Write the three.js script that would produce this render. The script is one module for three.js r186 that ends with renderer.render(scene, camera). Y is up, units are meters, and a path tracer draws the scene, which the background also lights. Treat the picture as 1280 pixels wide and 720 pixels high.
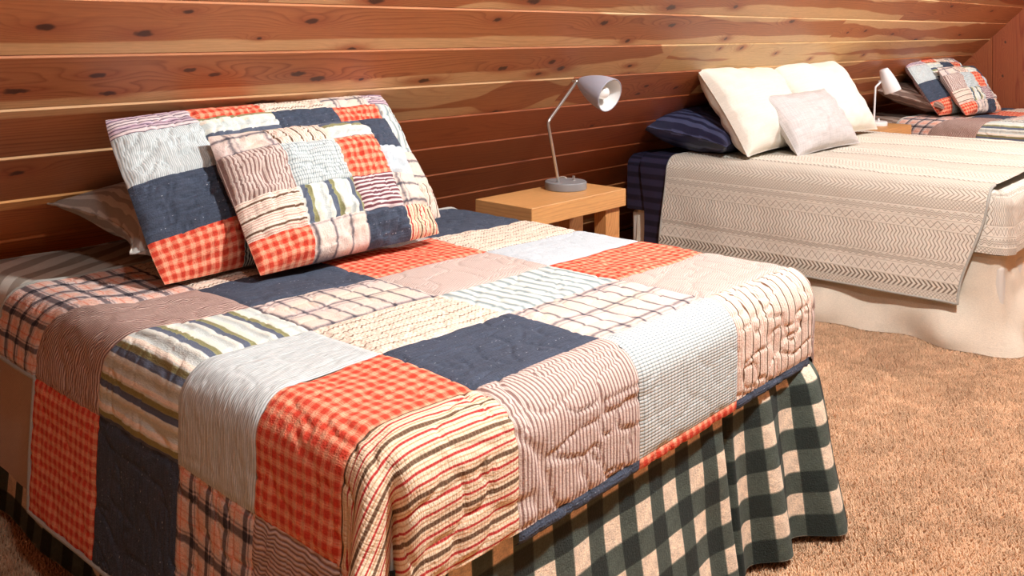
import * as THREE from 'three';
import { RoundedBoxGeometry } from 'three/addons/geometries/RoundedBoxGeometry.js';
import { mergeGeometries } from 'three/addons/utils/BufferGeometryUtils.js';

// ------------------------------------------------------------------ camera, light, exposure
const scene = new THREE.Scene();
const EYE = 1.30, CZ = 3.555, FOC = 1164, HORIZON = 41;
const camera = new THREE.PerspectiveCamera(2 * Math.atan(360 / FOC) * 180 / Math.PI, 1280 / 720, 0.05, 60);
camera.position.set(0, EYE, CZ);
camera.lookAt(0.7426, EYE, CZ - 0.6697);
camera.setViewOffset(1280, 720, 0, 360 - HORIZON, 1280, 720);   // verticals stay upright: shifted lens, eye level near the top of the frame
scene.add(camera);
const renderer = new THREE.WebGLRenderer();
renderer.toneMapping = THREE.LinearToneMapping;
renderer.toneMappingExposure = 0.95;
renderer.shadowMap.enabled = true;
scene.background = new THREE.Color(0x000000);
// unseen ceiling lamps (fixtures further down), key set by the shadows, others added: x, z, candela, colour
const LAMPS = [
  [2.15, 3.49, 37, 0xf3f8fb, 4],
  [6.2, 3.49, 35, 0xf3f8fb, 4],  // added to brighten the middle and far beds
  [0.45, 3.55, 5.5, 0xf3f8fb, 5],  // added weak fill for the shaded head-left end of the near bed
];
const CEIL = 3.2;

// ------------------------------------------------------------------ helpers
const TH = 45.2 * Math.PI / 180, SN = Math.sin(TH), CS = Math.cos(TH);
const slopeZ = (h) => h * CS / SN;
const V = (x, y, z) => new THREE.Vector3(x, y, z);
let _seed = 7;
const rnd = () => { _seed = (_seed * 1664525 + 1013904223) >>> 0; return _seed / 4294967296; };
const rr = (a, b) => a + (b - a) * rnd();
const clamp = (x, a = 0, b = 1) => x < a ? a : x > b ? b : x;
const lerp = (a, b, t) => a + (b - a) * t;
const sst = (a, b, x) => { const t = clamp((x - a) / (b - a)); return t * t * (3 - 2 * t); };
const gauss = (x, s) => Math.exp(-x * x / (s * s));
function hash(i, j, s) {
  let h = Math.imul(i, 374761393) ^ Math.imul(j, 668265263) ^ Math.imul(s + 17, 974711);
  h = Math.imul(h ^ (h >>> 13), 1274126177); h ^= h >>> 16;
  return (h >>> 0) / 4294967296;
}
function noise(x, y, s = 0) {                       // value noise, -1 .. 1
  const i = Math.floor(x), j = Math.floor(y), fx = x - i, fy = y - j;
  const ux = fx * fx * (3 - 2 * fx), uy = fy * fy * (3 - 2 * fy);
  const a = hash(i, j, s), b = hash(i + 1, j, s), c = hash(i, j + 1, s), d = hash(i + 1, j + 1, s);
  return 2 * (a + (b - a) * ux + (c - a) * uy + (a - b - c + d) * ux * uy) - 1;
}
const fbm = (x, y, s = 0, o = 3) => { let v = 0, a = 0.5, f = 1; for (let k = 0; k < o; k++) { v += a * noise(x * f, y * f, s + k * 31); a *= 0.5; f *= 2.03; } return v; };
const taken = {};
function numbered(n) { const k = taken[n] = (taken[n] ?? -1) + 1; return k ? n + '_' + String(k).padStart(3, '0') : n; }
function fin(m) { m.castShadow = true; m.receiveShadow = true; return m; }
function part(name, geo, mat, parent) { const m = fin(new THREE.Mesh(geo, mat)); m.name = name; parent.add(m); return m; }
function thing(name, label, category, pos = [0, 0, 0], group) {
  const g = new THREE.Group(); g.name = numbered(name); g.position.set(...pos);
  g.userData = { label, category }; if (group) g.userData.group = group;
  scene.add(g); return g;
}
function struct(name) { const g = new THREE.Group(); g.name = name; g.userData = { kind: 'structure' }; scene.add(g); return g; }
function copyOf(o, name, label, group) {
  const c = o.clone(); c.name = numbered(name); c.userData = { ...o.userData, label }; if (group) c.userData.group = group;
  scene.add(c); return c;
}
function texOf(w, h, fn, { srgb = true, rx = 1, ry = 1 } = {}) {     // fn(u,v) -> [r,g,b] 0..255
  const d = new Uint8Array(w * h * 4);
  for (let j = 0; j < h; j++) for (let i = 0; i < w; i++) {
    const c = fn((i + 0.5) / w, (j + 0.5) / h), o = (j * w + i) * 4;
    d[o] = clamp(c[0], 0, 255); d[o + 1] = clamp(c[1], 0, 255); d[o + 2] = clamp(c[2], 0, 255); d[o + 3] = 255;
  }
  return finishTex(d, w, h, srgb, rx, ry);
}
function finishTex(d, w, h, srgb, rx, ry) {
  const t = new THREE.DataTexture(d, w, h, THREE.RGBAFormat);
  t.wrapS = t.wrapT = THREE.RepeatWrapping; t.magFilter = THREE.LinearFilter; t.minFilter = THREE.LinearMipmapLinearFilter; t.generateMipmaps = true;
  if (srgb) t.colorSpace = THREE.SRGBColorSpace;
  t.repeat.set(rx, ry); t.needsUpdate = true; return t;
}
function pairTex(w, h, mw, mh, fn) {                                 // fn(x,y metres) -> [r,g,b,height 0..1]; one colour map and one bump map
  const d = new Uint8Array(w * h * 4), b = new Uint8Array(w * h * 4);
  for (let j = 0; j < h; j++) for (let i = 0; i < w; i++) {
    const c = fn((i + 0.5) / w * mw, (j + 0.5) / h * mh), o = (j * w + i) * 4;
    for (let k = 0; k < 3; k++) { d[o + k] = clamp(c[k], 0, 255); b[o + k] = clamp(c[3] * 255, 0, 255); }
    d[o + 3] = b[o + 3] = 255;
  }
  return [finishTex(d, w, h, true, 1 / mw, 1 / mh), finishTex(b, w, h, false, 1 / mw, 1 / mh)];
}
const mix3 = (a, b, t) => [lerp(a[0], b[0], t), lerp(a[1], b[1], t), lerp(a[2], b[2], t)];
// grid surface from f(s,t) -> Vector3 and g(s,t) -> [u,v]; flip turns the faces round
function gridGeo(ns, nt, f, g, flip = false) {
  const pos = [], uv = [], idx = [];
  for (let j = 0; j <= nt; j++) for (let i = 0; i <= ns; i++) {
    const p = f(i / ns, j / nt), w = g(i / ns, j / nt); pos.push(p.x, p.y, p.z); uv.push(w[0], w[1]);
  }
  for (let j = 0; j < nt; j++) for (let i = 0; i < ns; i++) {
    const a = j * (ns + 1) + i, b = a + 1, c = a + ns + 1, d = c + 1;
    if (flip) idx.push(a, c, b, b, c, d); else idx.push(a, b, c, b, d, c);
  }
  const geo = new THREE.BufferGeometry();
  geo.setAttribute('position', new THREE.Float32BufferAttribute(pos, 3));
  geo.setAttribute('uv', new THREE.Float32BufferAttribute(uv, 2));
  geo.setIndex(idx); geo.computeVertexNormals(); return geo;
}
const tube = (pts, r, n = 24, m = 8) => new THREE.TubeGeometry(new THREE.CatmullRomCurve3(pts), n, r, m);
const rbox = (w, h, d, r = 0.005, s = 2) => new RoundedBoxGeometry(w, h, d, s, r);
const stdMat = (o) => new THREE.MeshStandardMaterial(o);
function cloth(map, bump, bs = 0.002, o = {}) {
  return new THREE.MeshPhysicalMaterial({ map, bumpMap: bump, bumpScale: bs, roughness: 0.92, sheen: 0.25, sheenRoughness: 0.6, side: THREE.DoubleSide, ...o });
}
// a pixel of the photograph on the sloping wall -> [x along the wall, s up the slope]
function onSlope(px, py) {
  const r = (px - 640) / FOC, d = (py - HORIZON) / FOC;
  const fx = 0.7426 + 0.6697 * r, fz = -0.6697 + 0.7426 * r;
  const t = (EYE * CS / SN - CZ) / (fz + d * CS / SN);
  const y = EYE - d * t; return [fx * t, y / SN];
}

function onSlopeRow(px, s) {                         // x along the wall where the column px meets the height s up the slope
  const r = (px - 640) / FOC, t = (CZ - s * CS) / (0.6697 - 0.7426 * r); return (0.7426 + 0.6697 * r) * t;
}

// ------------------------------------------------------------------ wood
const HEART = [186, 122, 76], SAP = [222, 184, 134], KNOT = [62, 34, 22], LATE = [142, 80, 46];
// o: sap(x) -> [low, high] heartwood lies between these fractions of the width; knots [x m, y frac, rx m, ry m]; tone multiplies
function woodTex(w, h, len, wid, o, seed) {
  const tone = o.tone ?? [1, 1, 1], knots = o.knots ?? [], heart = o.heart ?? HEART, sapc = o.sapc ?? SAP, late = o.late ?? LATE;
  return texOf(w, h, (u, v) => {
    const x = u * len, y = v * wid;
    let warp = 0, kd = 0, ring = 0;
    for (const k of knots) {
      const dx = (x - k[0]) / k[2], dy = (y - k[1] * wid) / k[3], r2 = dx * dx * 0.35 + dy * dy;
      if (r2 > 40) continue;
      const e = Math.exp(-r2 * 0.10); warp += e * 2.6; ring = Math.max(ring, Math.exp(-r2 * 0.25));
      const q = (x - k[0]) / k[2], r = Math.sqrt(q * q + dy * dy) + 0.28 * noise(x * 90, y * 90, seed);
      kd = Math.max(kd, sst(1.25, 0.6, r));
    }
    const g = y * 70 + 6.5 * fbm(x * 0.8, y * 8, seed, 2) + warp * 1.5 + 0.35 * noise(x * 5, y * 60, seed + 4);
    const f = g - Math.floor(g), lines = (f < 0.86 ? Math.pow(f / 0.86, 4) : 1 - (f - 0.86) / 0.14) * (0.55 + 0.4 * noise(x * 1.2, y * 14, seed + 9));
    const fib = 0.5 * noise(x * 14, y * 620, seed + 2) + 0.5 * noise(x * 40, y * 300, seed + 3);
    const [lo, hi] = o.sap ? o.sap(x) : [-1, 2];
    const sw = 0.03 * fbm(x * 3, y * 40, seed + 5, 2);
    const inH = sst(lo - 0.025, lo + 0.025, v + sw) * sst(hi + 0.025, hi - 0.025, v + sw);
    let c = mix3(sapc, heart, clamp(inH + ring * 0.8));
    c = mix3(c, late, clamp(lines * (0.3 + 0.7 * inH)));
    const m = 1 + 0.05 * fib + 0.09 * fbm(x * 1.1, y * 5, seed + 6, 3);
    c = [c[0] * m * tone[0], c[1] * m * tone[1], c[2] * m * tone[2]];
    c = mix3(c, [150, 74, 42], ring * 0.5);
    c = mix3(c, KNOT, kd * 0.8);
    return c;
  });
}
const woodMat = (map, rough = 0.5) => stdMat({ map, roughness: rough });
// one board with chamfered long edges: length L along x, width W along y, thickness T towards -z (face at z = 0, its lower edge set back by lean)
function boardGeo(L, W, T = 0.018, c = 0.005, lean = 0) {
  const b = lean ? 0.0012 : c, prof = [[0.001, -T], [0.001, -b - lean], [b, -lean], [W - c, 0], [W - 0.001, -c], [W - 0.001, -T]];
  const pos = [], uv = [], nor = [];
  for (let k = 0; k < prof.length - 1; k++) {
    const [y0, z0] = prof[k], [y1, z1] = prof[k + 1], l = Math.hypot(y1 - y0, z1 - z0), ny = -(z1 - z0) / l, nz = (y1 - y0) / l;
    const q = [[0.0006, y0, z0], [L - 0.0006, y0, z0], [L - 0.0006, y1, z1], [0.0006, y1, z1]];
    for (const i of [0, 1, 2, 0, 2, 3]) { pos.push(...q[i]); uv.push(q[i][0] / L, q[i][1] / W); nor.push(0, ny, nz); }
  }
  for (const [x, nx] of [[0.0006, -1], [L - 0.0006, 1]]) for (const i of [1, 2, 3, 4]) {
    const t = [prof[0], prof[i], prof[i + 1]]; if (nx < 0) t.reverse();
    for (const [y, z] of t) { pos.push(x, y, z); uv.push(x / L, y / W); nor.push(nx, 0, 0); }
  }
  const g = new THREE.BufferGeometry();
  g.setAttribute('position', new THREE.Float32BufferAttribute(pos, 3));
  g.setAttribute('normal', new THREE.Float32BufferAttribute(nor, 3));
  g.setAttribute('uv', new THREE.Float32BufferAttribute(uv, 2)); return g;
}

// ------------------------------------------------------------------ room shell
const X0 = -1.6, X1 = 8.75, ZB = 7.3;
const plainWood = woodMat(woodTex(512, 512, 3, 3, { tone: [0.62, 0.62, 0.66] }, 901), 0.7);
const darkBack = stdMat({ color: 0x3a2214, roughness: 0.9 });
{
  const w = struct('wall_back');
  const L = CEIL / SN + 0.02;
  const back = part('backing', new THREE.BoxGeometry(X1 - X0 + 0.2, L, 0.06), darkBack, w);
  const frame = new THREE.Matrix4().makeBasis(V(1, 0, 0), V(0, SN, CS), V(0, -CS, SN));
  back.quaternion.setFromRotationMatrix(frame);
  const off = V(0, -CS, SN).multiplyScalar(-0.018 - 0.03);
  back.position.set((X0 + X1) / 2, SN * L / 2 + off.y, CS * L / 2 + off.z);
  const W = 0.19, SG = 0.803;                                  // a joint runs at SG up the slope
  const J = (px, py) => onSlope(px, py)[0];
  const K = (r0, x0, list) => list.map(([px, py, a, b]) => { const [x, s] = onSlope(px, py); return [x - x0, (s - r0) / W, a, b]; });
  const rows = {};
  // breaks and look of the boards in view, row k lies between the joints k-1 and k above SG
  const wob = (base, amp, f, sd) => (x) => base + amp * fbm(x * f, 3.3, sd, 2) * 2;
  const sapLow = (b, a, f, sd) => { const g = wob(b, a, f, sd); return (x) => [g(x), 2]; };
  const sapBoth = (b, t, a, f, sd) => { const g = wob(b, a, f, sd), k = wob(t, a, f, sd + 5); return (x) => [g(x), k(x)]; };
  const tab = (r, list, amp, sd) => { const t = list.map(([px, lo, hi]) => [onSlopeRow(px, SG + (r - 0.5) * W), lo, hi]); return (x0) => (x) => {
    const X = x + x0; let k = 0; while (k < t.length - 2 && X > t[k + 1][0]) k++;
    const f = sst(t[k][0], t[k + 1][0], X), n = amp * 2 * fbm(X * 2.2, 4.4, sd, 3);
    return [lerp(t[k][1], t[k + 1][1], f) + n, lerp(t[k][2], t[k + 1][2], f) + amp * 2 * fbm(X * 2.2, 9.4, sd + 3, 3)];
  }; };
  rows[7] = [[-1.6, {}], [J(337, 2), { tab: tab(7, [[337, .1, 1.3], [420, .35, 1.4], [520, -.2, 1.4], [640, .2, 1.4], [760, .12, 1.2], [860, .25, .9], [1000, .45, .9], [1100, .3, .8], [1200, .1, 1.2]], .07, 11), k: [[470, 3, .03, .012], [668, 3, .035, .014], [715, -6, .02, .01], [840, 10, .035, .016], [920, 9, .022, .012]] }],
    [J(1150, 0), { tab: tab(7, [[1150, -.1, .9], [1280, -.2, 1.3]], .2, 13), k: [[1190, 8, .03, .012], [1240, 14, .03, .01]] }]];
  rows[6] = [[-1.6, {}], [0.2, { tab: tab(6, [[-200, .25, 2], [0, .25, 2], [200, .24, 2], [480, .27, 2], [640, .3, 1.6], [700, .3, 1.05], [760, .22, .92], [840, .12, 1.0], [920, .3, .8], [1044, .3, .95], [1200, .3, 1]], .035, 21), k: [[57, 35, .024, .011], [181, 43, .024, .011], [391, 27, .022, .011], [440, 63, .018, .010], [236, 15, .014, .007], [325, 49, .008, .005], [622, 25, .02, .01], [756, 29, .022, .012], [840, 32, .03, .012], [785, 52, .018, .01], [908, 49, .016, .01], [990, 27, .025, .012]] }],
    [J(1044, 40), { tab: tab(6, [[1044, .15, .8], [1100, .3, .7], [1160, .1, .6], [1220, -.1, 1.0], [1260, -.1, 1.2]], .12, 25), k: [[1047, 32, .02, .01], [1082, 39, .02, .01], [1060, 41, .014, .01], [1145, 50, .04, .01], [1200, 44, .03, .01], [1116, 43, .025, .01], [1185, 20, .05, .012]] }]];
  rows[5] = [[-1.6, {}], [0.15, { tone: [0.95, 0.93, 0.92], tab: tab(5, [[-200, .16, 2], [0, .16, 2], [200, .2, 2], [420, .26, 2], [520, .3, 2], [600, .34, 1.5], [660, .3, 1.4], [740, .42, 1.3], [800, .55, 1.2], [827, .7, .7], [900, .7, .7]], .03, 31), k: [[121, 95, .022, .009], [136, 118, .022, .009], [237, 88, .02, .009], [269, 94, .018, .008], [373, 93, .025, .011], [398, 99, .03, .011], [452, 100, .01, .006], [18, 115, .03, .01], [530, 102, .03, .01], [629, 86, .025, .012], [690, 78, .02, .012], [702, 86, .025, .014], [674, 93, .02, .01], [785, 94, .02, .009], [788, 83, .016, .008]] }],
    [J(827, 80), { tone: [0.96, 0.97, 0.94], tab: tab(5, [[827, .6, .62], [900, .4, .45], [1000, .45, .5], [1100, .35, .6], [1240, .1, .9]], .12, 35), k: [[927, 60, .014, .012], [970, 67, .012, .01], [1013, 74, .012, .01], [1080, 69, .012, .01], [900, 61, .008, .008]] }]];
  rows[4] = [[-1.6, {}], [0.1, { tone: [0.9, 0.86, 0.84], tab: tab(4, [[-200, -.2, .84], [0, -.2, .84], [200, -.1, .8], [330, .05, .6], [440, .3, .5], [540, .32, .36], [590, .3, .5], [630, 0, .95], [665, .05, .9], [700, .4, .7], [740, .2, 1.2], [800, -.2, 2]], .05, 41), k: [[327, 128, .05, .009], [620, 142, .045, .016]] }],
    [J(700, 120), { tone: [0.88, 0.80, 0.76], tab: tab(4, [[700, .2, 1.4], [760, -.1, 1.4], [900, -.1, 1.3]], .1, 45), k: [[808, 108, .02, .01], [798, 118, .02, .01], [845, 110, .02, .012]] }],
    [J(880, 100), { tone: [0.97, 0.95, 0.9], tab: tab(4, [[880, .3, .4], [960, .5, .6], [1050, .1, .7], [1090, -.1, 1.2], [1200, -.1, 1.2]], .12, 47), k: [] }]];
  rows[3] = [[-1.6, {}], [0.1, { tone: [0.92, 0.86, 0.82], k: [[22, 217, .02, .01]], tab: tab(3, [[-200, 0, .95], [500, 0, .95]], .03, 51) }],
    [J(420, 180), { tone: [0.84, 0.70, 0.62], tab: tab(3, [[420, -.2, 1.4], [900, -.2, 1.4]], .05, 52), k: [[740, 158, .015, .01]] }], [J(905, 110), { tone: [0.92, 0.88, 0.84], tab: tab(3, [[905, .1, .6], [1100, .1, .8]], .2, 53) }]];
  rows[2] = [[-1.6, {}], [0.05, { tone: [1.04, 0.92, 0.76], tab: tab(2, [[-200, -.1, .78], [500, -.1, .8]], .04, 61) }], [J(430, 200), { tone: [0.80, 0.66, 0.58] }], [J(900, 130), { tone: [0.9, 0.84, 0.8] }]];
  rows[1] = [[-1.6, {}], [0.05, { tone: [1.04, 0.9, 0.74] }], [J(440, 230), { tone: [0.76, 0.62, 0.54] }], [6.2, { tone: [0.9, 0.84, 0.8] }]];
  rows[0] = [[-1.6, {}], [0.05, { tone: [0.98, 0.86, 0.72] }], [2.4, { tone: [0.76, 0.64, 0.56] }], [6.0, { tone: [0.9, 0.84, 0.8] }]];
  const generic = [0, 1, 2].map((i) => woodMat(woodTex(1024, 64, 4.2, W, { tone: [[0.9, 0.84, 0.8], [0.98, 0.95, 0.9], [0.84, 0.74, 0.68]][i], sap: sapBoth(0.15, 1.0, 0.25, 0.7, 70 + i), knots: [0.4, 1.1, 1.9, 2.6, 3.5].map((x, n) => [x + 0.2 * i, 0.2 + 0.6 * hash(n, i, 3), 0.02, 0.01]) }, 77 + i * 7)));
  for (let k = -5; k <= 20; k++) {
    const lo = Math.max(0.004, SG + k * W), hi = Math.min(CEIL / SN - 0.002, SG + (k + 1) * W); if (hi - lo < 0.02) continue;
    const segs = rows[k + 1] ?? [[X0, {}], [X0 + 2.6 + 1.4 * hash(k, 1, 1), {}], [X0 + 6.2 + 1.6 * hash(k, 2, 1), {}]];
    segs.forEach(([xa, o], i) => {
      const xb = i + 1 < segs.length ? segs[i + 1][0] : X1, len = xb - xa;
      let m = generic[(k + 20 + i) % 3];
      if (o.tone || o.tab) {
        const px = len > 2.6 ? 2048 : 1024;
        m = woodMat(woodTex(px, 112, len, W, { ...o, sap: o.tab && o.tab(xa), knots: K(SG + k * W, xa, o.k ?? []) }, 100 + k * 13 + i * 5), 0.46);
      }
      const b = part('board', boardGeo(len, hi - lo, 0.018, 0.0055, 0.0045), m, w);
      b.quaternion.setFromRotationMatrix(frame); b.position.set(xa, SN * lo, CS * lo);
    });
  }
}
{
  const w = struct('wall_right');
  part('backing', new THREE.BoxGeometry(0.08, CEIL + 0.1, ZB), darkBack, w).position.set(X1 + 0.058, CEIL / 2, ZB / 2);
  const mats = [[0.80, 0.62, 0.52], [0.86, 0.68, 0.56], [0.82, 0.66, 0.56]].map((tone, i) => woodMat(woodTex(1024, 128, 3.2, 0.27, { tone, late: [150, 66, 36], knots: [[0.55 + i * 0.2, 0.5, 0.02, 0.012], [1.22, 0.62, 0.012, 0.008], [0.93, 0.7, 0.012, 0.008]] }, 300 + i * 9), 0.5));
  const WB = 0.27, fr = new THREE.Matrix4().makeBasis(V(0, 1, 0), V(0, 0, -1), V(-1, 0, 0));   // the faces look towards -x
  const z0 = 1.25;                                             // one joint shows where the slope comes down to eye level
  for (let n = -5; n < 21; n++) {
    const za = Math.max(0.02, z0 + n * WB), zb = Math.min(ZB - 0.02, z0 + (n + 1) * WB); if (zb - za < 0.03) continue;
    const b = part('board', boardGeo(CEIL, zb - za, 0.016, 0.004), mats[(n + 30) % 3], w);
    b.quaternion.setFromRotationMatrix(fr); b.position.set(X1, 0, zb);
  }
}
{
  const w = struct('wall_left');
  part('panel', new THREE.BoxGeometry(0.1, CEIL + 0.1, ZB), plainWood, w).position.set(X0 - 0.05, CEIL / 2, ZB / 2);
  const s = struct('wall_front'), L = CEIL / SN + 0.06;
  const p = part('panel', new THREE.BoxGeometry(X1 - X0 + 0.2, L, 0.08), plainWood, s);
  p.rotation.x = -(Math.PI / 2 - TH); p.position.set((X0 + X1) / 2, CEIL / 2 + 0.03, ZB - slopeZ(CEIL) / 2 + 0.03);
  const c = struct('ceiling');
  part('panel', new THREE.BoxGeometry(X1 - X0 + 0.2, 0.08, ZB - 2 * slopeZ(CEIL) + 0.3), plainWood, c).position.set((X0 + X1) / 2, CEIL + 0.04, ZB / 2);
}
{
  const f = struct('floor');
  const t = texOf(512, 512, (u, v) => {
    const n = 0.5 * noise(u * 170, v * 170, 5) + 0.35 * noise(u * 60, v * 60, 6) + 0.3 * fbm(u * 6, v * 6, 8, 3);
    return [186 + 30 * n, 136 + 28 * n, 90 + 24 * n];
  });
  t.repeat.set(8, 6);
  part('carpet', new THREE.BoxGeometry(X1 - X0, 0.06, ZB), stdMat({ map: t, roughness: 1 }), f).position.set((X0 + X1) / 2, -0.03, ZB / 2);
  // cut pile: swatches of tufts, each strand a bent blunt cone
  const strands = [];
  for (let i = 0; i < 8; i++) for (let j = 0; j < 8; j++) {
    const h = rr(0.008, 0.016), g = new THREE.CylinderGeometry(0.0009, 0.0026, h, 5, 3), p = g.attributes.position, bx = rr(-0.005, 0.005), bz = rr(-0.005, 0.005);
    for (let k = 0; k < p.count; k++) { const y = p.getY(k) / h + 0.5, e = y > 0.5 && y < 0.9 ? 1.9 : 1; p.setX(k, p.getX(k) * e + bx * y * y); p.setZ(k, p.getZ(k) * e + bz * y * y); }
    g.translate((i + rr(0.1, 0.9)) * 0.0055 - 0.022, h / 2 - 0.001, (j + rr(0.1, 0.9)) * 0.0055 - 0.022); g.deleteAttribute('uv'); strands.push(g);
  }
  const sw = mergeGeometries(strands); sw.computeVertexNormals();
  const cells = [];
  for (const [xa, xb, za, zb] of [[1.85, 4.3, 1.0, 3.7], [0.25, 1.1, 0.8, 2.4]])
    for (let x = xa; x < xb; x += 0.04) for (let z = za; z < zb; z += 0.04) cells.push([x + rr(-0.004, 0.004), z + rr(-0.004, 0.004)]);
  const im = fin(new THREE.InstancedMesh(sw, stdMat({ color: 0xffffff, roughness: 1 }), cells.length)); im.name = 'carpet_pile'; im.userData = { kind: 'stuff' };
  const m = new THREE.Matrix4(), c = new THREE.Color();
  cells.forEach(([x, z], i) => {
    m.makeRotationY(Math.floor(rnd() * 4) * Math.PI / 2 + rr(-0.15, 0.15)); m.setPosition(x, 0, z); im.setMatrixAt(i, m);
    const n = rr(-0.12, 0.12) + 0.25 * fbm(x * 6, z * 6, 12, 3); c.setRGB(0.68 * (1 + n), 0.45 * (1 + n * 1.1), 0.275 * (1 + n * 1.2)); im.setColorAt(i, c);
  });
  f.add(im);
}
// unseen ceiling lamps above the frame, put in to light the room
LAMPS.forEach(([x, z, cd, col, rad], i) => {
  const t = thing('unseen_ceiling_light', ['unseen round flush ceiling light above the patchwork bed aisle', 'added unseen round ceiling light above the foot of the cream bed', 'added unseen fill light on the ceiling beside the patchwork bed'][i], 'ceiling light', [x, CEIL, z]);
  part('housing', new THREE.CylinderGeometry(0.17, 0.17, 0.03, 40).translate(0, -0.015, 0), stdMat({ color: 0xd8d8d8, roughness: 0.4, metalness: 0.3 }), t);
  const d = []; for (let k = 0; k <= 10; k++) { const a = k / 10 * Math.PI / 2; d.push(new THREE.Vector2(0.155 * Math.sin(a) + 0.0001, -0.03 - 0.05 * Math.cos(a))); }
  part('diffuser', new THREE.LatheGeometry(d, 40), stdMat({ color: 0xffffff, emissive: col, emissiveIntensity: 1.2, roughness: 0.4 }), t);
  const L = new THREE.PointLight(col, cd); L.position.set(0, -0.13, 0); L.castShadow = true; L.shadow.radius = rad; t.add(L);
});

// ------------------------------------------------------------------ cloth patterns (x, y in metres -> colour and relief)
const fab = (fn, n = 512, m = 0.5) => pairTex(n, n, m, m, fn);
const stripe = (x, per, a, b) => { const f = x / per - Math.floor(x / per); return sst(a - 0.03, a + 0.03, f) * sst(b + 0.03, b - 0.03, f); };
const weave = (x, y, sd) => 0.5 * noise(x * 900, y * 300, sd) + 0.5 * noise(x * 260, y * 900, sd + 1);
const add = (c, k) => [c[0] * (1 + k), c[1] * (1 + k), c[2] * (1 + k)];
const F = {};
F.navy = fab((x, y) => {
  const w = weave(x, y, 1), s = noise(x * 40, y * 400, 3);
  let c = add([61, 70, 86], 0.10 * w + 0.10 * s + 0.06 * fbm(x * 10, y * 10, 2));
  const row = Math.floor(y / 0.028), fy = y - row * 0.028, st = (x + 0.004 * row) / 0.011, fx = st - Math.floor(st);
  if (fy < 0.0014 && fx < 0.3 && hash(Math.floor(st), row, 4) > 0.72) c = [165, 168, 172];
  return [...c, 0.5 + 0.3 * w + 0.2 * s];
});
F.red = fab((x, y) => {
  const wx = x + 0.0012 * fbm(x * 30, y * 30, 5), wy = y + 0.0012 * fbm(x * 30, y * 30, 6), P = 0.025;
  const a = stripe(wx, P, 0.08, 0.56), b = stripe(wy, P, 0.08, 0.56), l = stripe(wx, P, 0.70, 0.74) + stripe(wx, P, 0.86, 0.90) + stripe(wy, P, 0.70, 0.74) + stripe(wy, P, 0.86, 0.90);
  let c = mix3([238, 152, 118], [205, 60, 36], (a + b) * 0.5);
  c = mix3(c, [250, 208, 172], clamp(l) * 0.62);
  const w = weave(x, y, 7); return [...add(c, 0.08 * w), 0.5 + 0.25 * w + 0.25 * Math.cos(y / P * 6.283)];
});
F.seer = fab((x, y) => {
  const q = x + 0.0006 * noise(x * 30, y * 60, 8), l = Math.pow(0.5 + 0.5 * Math.cos(q / 0.0052 * 6.283), 3), w = weave(x, y, 9), k = noise(x * 190, y * 60, 11);
  return [...add(mix3([212, 218, 215], [130, 146, 152], l * 0.6), 0.04 * w + 0.03 * k), 0.5 + 0.3 * k - 0.2 * l];
});
F.check = fab((x, y) => {
  const l = Math.pow(0.5 + 0.5 * Math.cos(x / 0.0068 * 6.283), 4), m = Math.pow(0.5 + 0.5 * Math.cos(y / 0.0125 * 6.283), 5), w = weave(x, y, 12);
  return [...add(mix3([214, 221, 218], [108, 126, 130], clamp(l * 0.55 + m * 0.35)), 0.04 * w), 0.6 - 0.3 * l - 0.2 * m];
});
F.pale = fab((x, y) => { const w = weave(x, y, 14), k = fbm(x * 40, y * 40, 15); return [...add([196, 206, 210], 0.05 * w + 0.03 * k), 0.5 + 0.3 * w]; });
F.tick = fab((x, y) => {
  const q = x + 0.0008 * fbm(x * 25, y * 25, 16), l = stripe(q, 0.0105, 0.05, 0.5), w = weave(x, y, 17), t = stripe(q, 0.0105, 0.7, 0.78);
  return [...add(mix3(mix3([226, 210, 198], [140, 108, 100], l * 0.9), [146, 104, 98], t * 0.5), 0.06 * w), 0.5 + 0.2 * w - 0.2 * l];
});
F.mauve = fab((x, y) => {
  const q = x + 0.0035 * fbm(x * 50, y * 28, 18, 3), l = Math.pow(0.5 + 0.5 * Math.sin(q / 0.0075 * 6.283 + 2 * noise(x * 20, y * 60, 19)), 2), w = weave(x, y, 20);
  return [...add(mix3([214, 186, 172], [140, 102, 94], l), 0.07 * w), 0.8 - 0.6 * l];
});
F.rose = fab((x, y) => {
  const a = (x + 0.6 * y), b = (x - 0.6 * y), l = 0.5 + 0.5 * Math.sin(a / 0.006 * 6.283 + 1.5 * noise(x * 60, y * 60, 22)) * Math.sin(b / 0.009 * 6.283), w = weave(x, y, 21);
  return [...add(mix3([218, 202, 192], [166, 140, 128], l * l), 0.05 * w), 0.7 - 0.4 * l];
});
F.dash = fab((x, y) => {
  const q = y + 0.002 * Math.sin(x / 0.012 * 6.283 + noise(x * 50, y * 20, 24)) + 0.001 * noise(x * 120, y * 60, 25);
  const f = q / 0.034 - Math.floor(q / 0.034), l = gauss(f - 0.5, 0.055), t = gauss(f - 0.16, 0.03) + gauss(f - 0.84, 0.03), k = noise(x * 230, y * 180, 26);
  let c = mix3([234, 218, 198], [104, 74, 54], clamp(l * (0.75 + 0.35 * k))); c = mix3(c, [214, 150, 128], clamp(t * 0.6));
  return [...add(c, 0.05 * k), 0.6 + 0.3 * k - 0.3 * l];
});
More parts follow.
